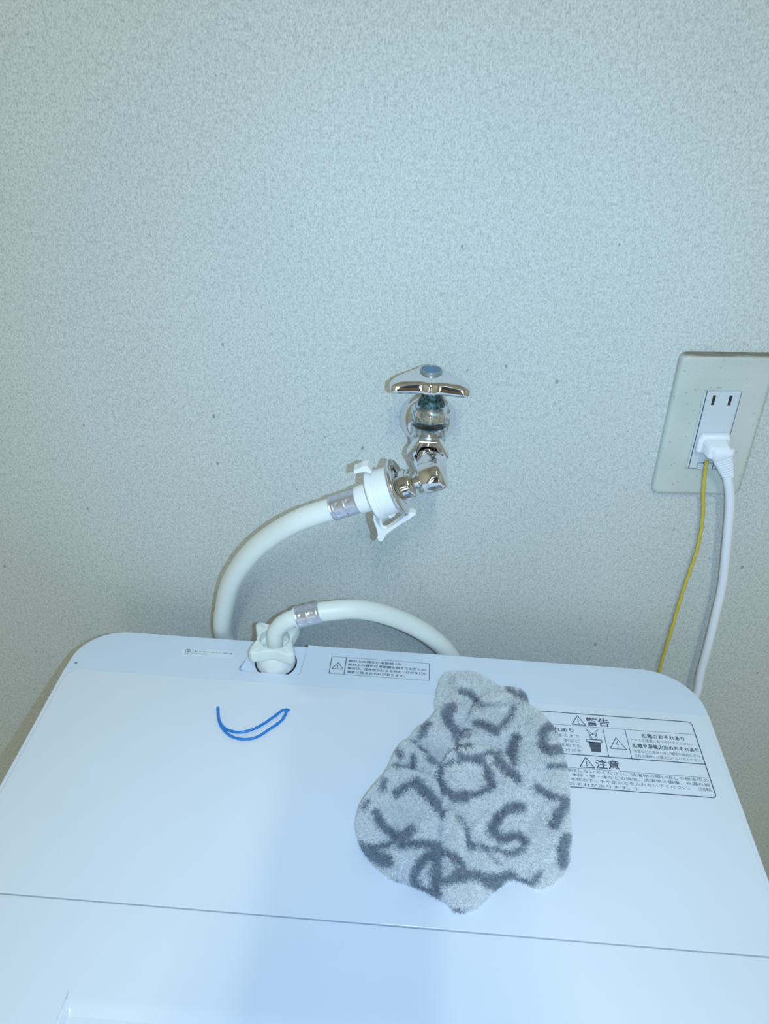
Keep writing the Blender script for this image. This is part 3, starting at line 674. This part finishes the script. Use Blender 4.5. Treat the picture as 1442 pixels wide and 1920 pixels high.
strokes = [  # grey letters; the thin strokes at the end paint shade into the fold creases
 ([(720, 190), (770, 200), (820, 235), (842, 262)], 38), ([(998, 168), (1030, 200), (1100, 240)], 34), ([(1078, 188), (1102, 240)], 34), ([(665, 285), (630, 330), (645, 390), (665, 400)], 62),
 ([(825, 365), (880, 392), (940, 428)], 50), ([(1030, 290), (1005, 345), (965, 395), (920, 435)], 36), ([(525, 385), (495, 430)], 44), ([(420, 500), (520, 450)], 24), ([(660, 432), (775, 418)], 36), ([(670, 470), (775, 455)], 20),
 ([(700, 522), (785, 518)], 34), ([(665, 450), (690, 530), (720, 582), (765, 596), (880, 566), (950, 562)], 30), ([(492, 525), (530, 588), (585, 625)], 36), ([(330, 640), (430, 655), (432, 575)], 32), ([(345, 530), (360, 575)], 34),
 ([(600, 655), (590, 700), (620, 765), (690, 812), (745, 815)], 66), ([(745, 818), (820, 800), (880, 770), (900, 740), (880, 660), (850, 612), (770, 600)], 42), ([(770, 600), (660, 618), (600, 655)], 26), ([(905, 745), (885, 690)], 56),
 ([(1050, 470), (1022, 560), (1030, 620)], 62), ([(935, 610), (1000, 670), (1060, 712)], 52), ([(890, 560), (960, 610)], 30), ([(1245, 400), (1205, 440), (1205, 510), (1245, 545), (1320, 535)], 58), ([(1245, 400), (1290, 425)], 46),
 ([(1248, 640), (1350, 628)], 36), ([(1165, 765), (1240, 812), (1350, 838)], 46), ([(1335, 850), (1300, 920), (1270, 990)], 56), ([(1080, 885), (1005, 890), (950, 935), (905, 1010)], 58), ([(905, 1015), (960, 1065), (1060, 1045), (1110, 1080)], 52),
 ([(1110, 1080), (1090, 1125), (1020, 1150), (920, 1130), (850, 1100)], 34), ([(325, 800), (400, 755), (450, 735)], 50), ([(450, 735), (500, 790), (560, 870), (612, 930)], 62), ([(215, 920), (260, 990), (340, 1050), (405, 1050)], 54),
 ([(430, 1020), (350, 1085), (200, 1110), (120, 1100)], 42), ([(150, 1120), (220, 1170), (280, 1200)], 70), ([(365, 1110), (450, 1100), (600, 1115)], 50), ([(570, 1150), (500, 1190), (450, 1260), (450, 1320), (500, 1370), (590, 1385)], 62),
 ([(590, 1150), (560, 1250), (580, 1400)], 66), ([(590, 1150), (660, 1165), (705, 1210), (715, 1260), (670, 1300)], 44), ([(630, 1320), (760, 1300), (900, 1290), (1030, 1268)], 50), ([(860, 1310), (930, 1330)], 80), ([(760, 1075), (800, 1120)], 56),
 ([(1330, 1060), (1310, 1120), (1312, 1210)], 66), ([(1050, 1290), (1150, 1318), (1190, 1260)], 34), ([(735, 950), (760, 1070)], 26), ([(300, 1300), (450, 1350), (600, 1400)], 18), ([(680, 1480), (740, 1490)], 26), ([(270, 730), (250, 780)], 40),
 ([(165, 855), (150, 890)], 30), ([(600, 940), (600, 1140)], 18), ([(870, 1160), (960, 1215)], 12), ([(840, 270), (1110, 262)], 10), ([(690, 932), (740, 1000), (790, 1090), (850, 1152), (940, 1215)], 13), ([(780, 322), (840, 278), (950, 256)], 10), ([(690, 110), (685, 160), (650, 240)], 7)]
cxN, cyN, czN = [np.array(R3.col[i]) for i in range(3)]
def grey(Xw, Yw, Zw, jit=0):
    p = np.stack([Xw, Yw+D, Zw-HC], -1); c = np.stack([p@cxN, p@cyN, p@czN], -1)
    zx = (PPX+F*c[..., 0]/c[..., 2]-640)*S4; zy = (PPY+F*c[..., 1]/c[..., 2]-1240)*S4
    if jit is not 0: zx = zx+jit[0]; zy = zy+jit[1]
    g_ = np.zeros(zx.shape)
    for pts, wd in strokes: g_ = np.maximum(g_, np.clip((wd/2+1 - pdist(zx, zy, pts))/7, 0, 1))
    return g_
def terry(name):
    m = mat(name, (.8, .8, .8), .9, spec=.1); N, L, b = nodes(m)
    a = N.new('ShaderNodeAttribute'); a.attribute_name = 'tone'
    r = ramp(N, L, a.outputs['Fac'], [(0, (.985, .99, .99)), (1, (.42, .465, .53))]); L.new(r.outputs[0], b.inputs['Base Color'])
    t = N.new('ShaderNodeBsdfTranslucent'); L.new(r.outputs[0], t.inputs[0]); x = N.new('ShaderNodeMixShader'); x.inputs[0].default_value = .55
    L.new(b.outputs[0], x.inputs[1]); L.new(t.outputs[0], x.inputs[2]); L.new(x.outputs[0], N['Material Output'].inputs[0]); return m
M_terry = terry('terry_cloth'); M_terry.node_tree.nodes['Principled BSDF'].inputs['Subsurface Weight'].default_value = 0
tw = finish(bm, 'hand_towel', M_terry, angle=80)
tag(tw, 'fluffy white hand towel with grey letters crumpled on the machine lid', 'towel')
me = tw.data; n = len(me.vertices); cc = np.empty(n*3, 'f'); me.vertices.foreach_get('co', cc); cc = cc.reshape(-1, 3)
t_ = grey(cc[:, 0], cc[:, 1], cc[:, 2]); me.attributes.new('tone', 'FLOAT', 'POINT').data.foreach_set('value', t_.astype('f'))
# pile: tens of thousands of little loops, joined as one part
NF = 190000
me.calc_loop_triangles(); nt = len(me.loop_triangles); tv = np.empty(nt*3, 'i'); me.loop_triangles.foreach_get('vertices', tv); tv = tv.reshape(-1, 3)
a, b, c = cc[tv[:, 0]], cc[tv[:, 1]], cc[tv[:, 2]]; nr = np.cross(b-a, c-a); ar = np.linalg.norm(nr, axis=1)
pick = rng.choice(nt, NF, p=ar/ar.sum()); u, v = rng.random(NF), rng.random(NF); fl_ = u+v > 1; u[fl_] = 1-u[fl_]; v[fl_] = 1-v[fl_]
root = a[pick]+(b-a)[pick]*u[:, None]+(c-a)[pick]*v[:, None]; nn = nr[pick]/ar[pick][:, None]
def vnoise(p, s, seed):
    q = p*s; return np.stack([np.sin(q[:, 0]*1.7+q[:, 1]*2.3+seed)+np.sin(q[:, 0]*3.1-q[:, 1]*1.9+seed*2), np.cos(q[:, 0]*2.1-q[:, 1]*1.3+seed*3)+np.sin(q[:, 1]*3.7+seed)], -1)*.5
lean = np.zeros((NF, 3)); lean[:, :2] = vnoise(root, 60, 1.)*.35 + vnoise(root, 240, 4.)*.30 + rng.normal(0, .45, (NF, 2))
dirn = nn + lean; dirn[:, 2] = np.where(root[:, 2] < ZT+.003, np.abs(dirn[:, 2])+.1, dirn[:, 2]); dirn /= np.linalg.norm(dirn, axis=1)[:, None]
ln = (.0018+.0017*rng.random(NF))[:, None]; wd_ = (.00013+.00010*rng.random(NF))[:, None]
side = np.cross(dirn, rng.normal(0, 1, (NF, 3))); side /= np.linalg.norm(side, axis=1)[:, None]
side *= np.where((np.cross(side, dirn)*nn).sum(1) < 0, -1, 1)[:, None]
bend = np.zeros((NF, 3)); bend[:, :2] = lean[:, :2]; bend[:, 2] = -.25
mid = root+dirn*ln*.55; tip = mid + (dirn+bend*.8)/np.linalg.norm(dirn+bend*.8, axis=1)[:, None]*ln*.5
tip[:, 2] = np.maximum(tip[:, 2], ZT+.0013); mid[:, 2] = np.maximum(mid[:, 2], ZT+.0013)
VV = np.stack([root-side*wd_, root+side*wd_, mid-side*wd_*1.15, mid+side*wd_*1.15, tip-side*wd_*.6, tip+side*wd_*.6], 1).reshape(-1, 3)
k6 = (np.arange(NF)*6)[:, None]
FF = np.concatenate([k6+[0, 1, 3, 2], k6+[2, 3, 5, 4]], 1).reshape(-1, 4)
pm = bpy.data.meshes.new('terry_pile'); pm.vertices.add(len(VV)); pm.vertices.foreach_set('co', VV.astype('f').ravel())
pm.loops.add(FF.size); pm.loops.foreach_set('vertex_index', FF.astype('i').ravel()); pm.polygons.add(len(FF)); pm.polygons.foreach_set('loop_start', (np.arange(len(FF))*4).astype('i'))
pm.update(calc_edges=True); pm.validate()
tn = grey(root[:, 0], root[:, 1], root[:, 2], (rng.normal(0, 7, NF), rng.normal(0, 7, NF))); tn = np.clip(tn + np.abs(rng.normal(0, .12, NF)), 0, 1)
pm.attributes.new('tone', 'FLOAT', 'POINT').data.foreach_set('value', np.repeat(tn, 6).astype('f')); pm.shade_smooth()
po = link('terry_pile', pm, M_terry, tw); po['kind'] = 'stuff'

# ---------------------------------------------------------------- the photographer (behind the camera; shades the lid from the lamp)
ph = empty('person', (.03, -1.0, 0), 'person standing at the machine holding up a dark smartphone with both hands', 'person')
def skin(name, V, E_, m, parent, sub=2):
    me = bpy.data.meshes.new(name); me.from_pydata([v[:3] for v in V], E_, []); me.update()
    o = link(name, me, m, parent); sk = o.modifiers.new('skin', 'SKIN'); sk.use_smooth_shade = True
    o.modifiers.new('sub', 'SUBSURF').levels = sub; o.modifiers['sub'].render_levels = sub
    for i, v in enumerate(V): me.skin_vertices[0].data[i].radius = (v[3], v[4] if len(v) > 4 else v[3]); me.skin_vertices[0].data[i].use_root = i == 0
    return o
M_skin = mat('skin', (.62, .42, .32), .55); M_shirt = mat('shirt_cotton', (.16, .17, .20), .9); M_trs = mat('trouser_cloth', (.07, .08, .11), .9); M_hair = mat('hair', (.02, .016, .013), .6)
bx0 = .03
V = [(bx0, -1.0, .90, .13, .095), (bx0, -1.0, 1.10, .115, .085), (bx0, -.99, 1.28, .14, .09), (bx0, -.97, 1.39, .055), (bx0, -.95, 1.45, .048), (bx0, -.935, 1.52, .066, .075), (bx0, -.93, 1.59, .070, .080), (bx0, -.935, 1.64, .045)]
E_ = [(0, 1), (1, 2), (2, 3), (3, 4), (4, 5), (5, 6), (6, 7)]
DN = cy                                   # down along the phone
for s_ in (-1, 1):
    hx = CAMP + cx*(s_*.052 + .002) + DN*.100 - cz*.020
    b0 = len(V)
    V += [(bx0+s_*.165, -.985, 1.345, .055), (bx0+s_*.235, -.90, 1.12, .040), (hx.x+s_*.045, hx.y-.10, hx.z-.075, .027), (hx.x+s_*.018, hx.y-.035, hx.z-.03, .026, .018), (hx.x+s_*.004, hx.y, hx.z, .026, .013)]
    E_ += [(2, b0), (b0, b0+1), (b0+1, b0+2), (b0+2, b0+3), (b0+3, b0+4)]
    for k in range(4):                    # fingers wrap round the back of the phone
        f0 = len(V); up = -.022+.017*k; L = (.9, 1.0, .95, .75)[k]
        p0 = hx + DN*up + cx*s_*.004; p1 = CAMP + cx*(s_*.046+.002) + DN*(.100+up) + cz*.006; p2 = CAMP + cx*(s_*.026/L+.002) + DN*(.098+up) + cz*.009; p3 = CAMP + cx*(s_*(.026/L-.016)+.002) + DN*(.096+up) + cz*.0075
        V += [(*p0, .009), (*p1, .0082), (*p2, .0074), (*p3, .0066)]; E_ += [(b0+4, f0), (f0, f0+1), (f0+1, f0+2), (f0+2, f0+3)]
    f0 = len(V); t0_ = hx - cz*.012 - DN*.012; t1_ = CAMP + cx*(s_*.028+.002) + DN*.075 - cz*.022
    V += [(*t0_, .011), (*t1_, .009)]; E_ += [(b0+3, f0), (f0, f0+1)]
    l0 = len(V)
    V += [(bx0+s_*.09, -1.0, .82, .085), (bx0+s_*.10, -.985, .48, .055), (bx0+s_*.105, -1.02, .10, .036), (bx0+s_*.115, -.90, .035, .035)]
    E_ += [(0, l0), (l0, l0+1), (l0+1, l0+2), (l0+2, l0+3)]
skin('body', V, E_, M_skin, ph)
skin('trousers', [(bx0, -1.0, .93, .150, .112)] + [(bx0+s_*.095, -1.0, .82, .100) for s_ in (-1, 1)] + [(bx0+s_*.102, -.985, .48, .072) for s_ in (-1, 1)] + [(bx0+s_*.106, -1.015, .13, .060) for s_ in (-1, 1)], [(0, 1), (0, 2), (1, 3), (2, 4), (3, 5), (4, 6)], M_trs, ph)
skin('shirt', [(bx0, -1.0, .93, .142, .105), (bx0, -1.0, 1.10, .132, .100), (bx0, -.99, 1.27, .152, .104), (bx0, -.975, 1.37, .075)] + [(bx0+s_*.165, -.985, 1.345, .068) for s_ in (-1, 1)] + [(bx0+s_*.215, -.925, 1.19, .056) for s_ in (-1, 1)], [(0, 1), (1, 2), (2, 3), (2, 4), (2, 5), (4, 6), (5, 7)], M_shirt, ph)
bm = bmesh.new(); bmesh.ops.create_uvsphere(bm, u_segments=32, v_segments=20, radius=1)
for v in bm.verts:
    v.co = Vector((bx0+v.co.x*.083, -.948+v.co.y*.092, 1.595+v.co.z*.095))
bmesh.ops.delete(bm, geom=[v for v in bm.verts if v.co.y > -.90 and v.co.z < 1.63], context='VERTS'); finish(bm, 'hair', M_hair, ph)
for s_ in (-1, 1):
    bm = bmesh.new(); bmesh.ops.create_icosphere(bm, subdivisions=2, radius=.012, matrix=Matrix.Translation((bx0+s_*.030, -.862, 1.575))); finish(bm, 'eye', mat('eye_dark', (.05, .04, .04), .2), ph)
bm = bmesh.new(); prism(bm, [(bx0-.014, -.862, 1.545), (bx0+.014, -.862, 1.545), (bx0, -.862, 1.582)], (0, .016, -.006)); finish(bm, 'nose', M_skin, ph, bevel=.004)
# the phone: lens and flash near its top, camera looks out of its back
def phone_pt(a, b, c): return CAMP + cx*a + DN*b + cz*c
bm = bmesh.new(); prism(bm, [phone_pt(a, b, -.0115) for a, b in rrect(-.036, -.022, .040, .140, .009, 6)], cz*.0085)
sp_ = finish(bm, 'smartphone', mat('phone_black', (.02, .02, .024), .2), bevel=.0012); tag(sp_, 'dark smartphone held upright in both hands of the person', 'phone')
bm = bmesh.new(); prism(bm, [phone_pt(a, b, -.0117) for a, b in rrect(-.033, -.018, .037, .136, .006, 6)], -cz*.0004)
finish(bm, 'screen', mat('phone_screen', (.01, .01, .012), .08), sp_, smooth=False)
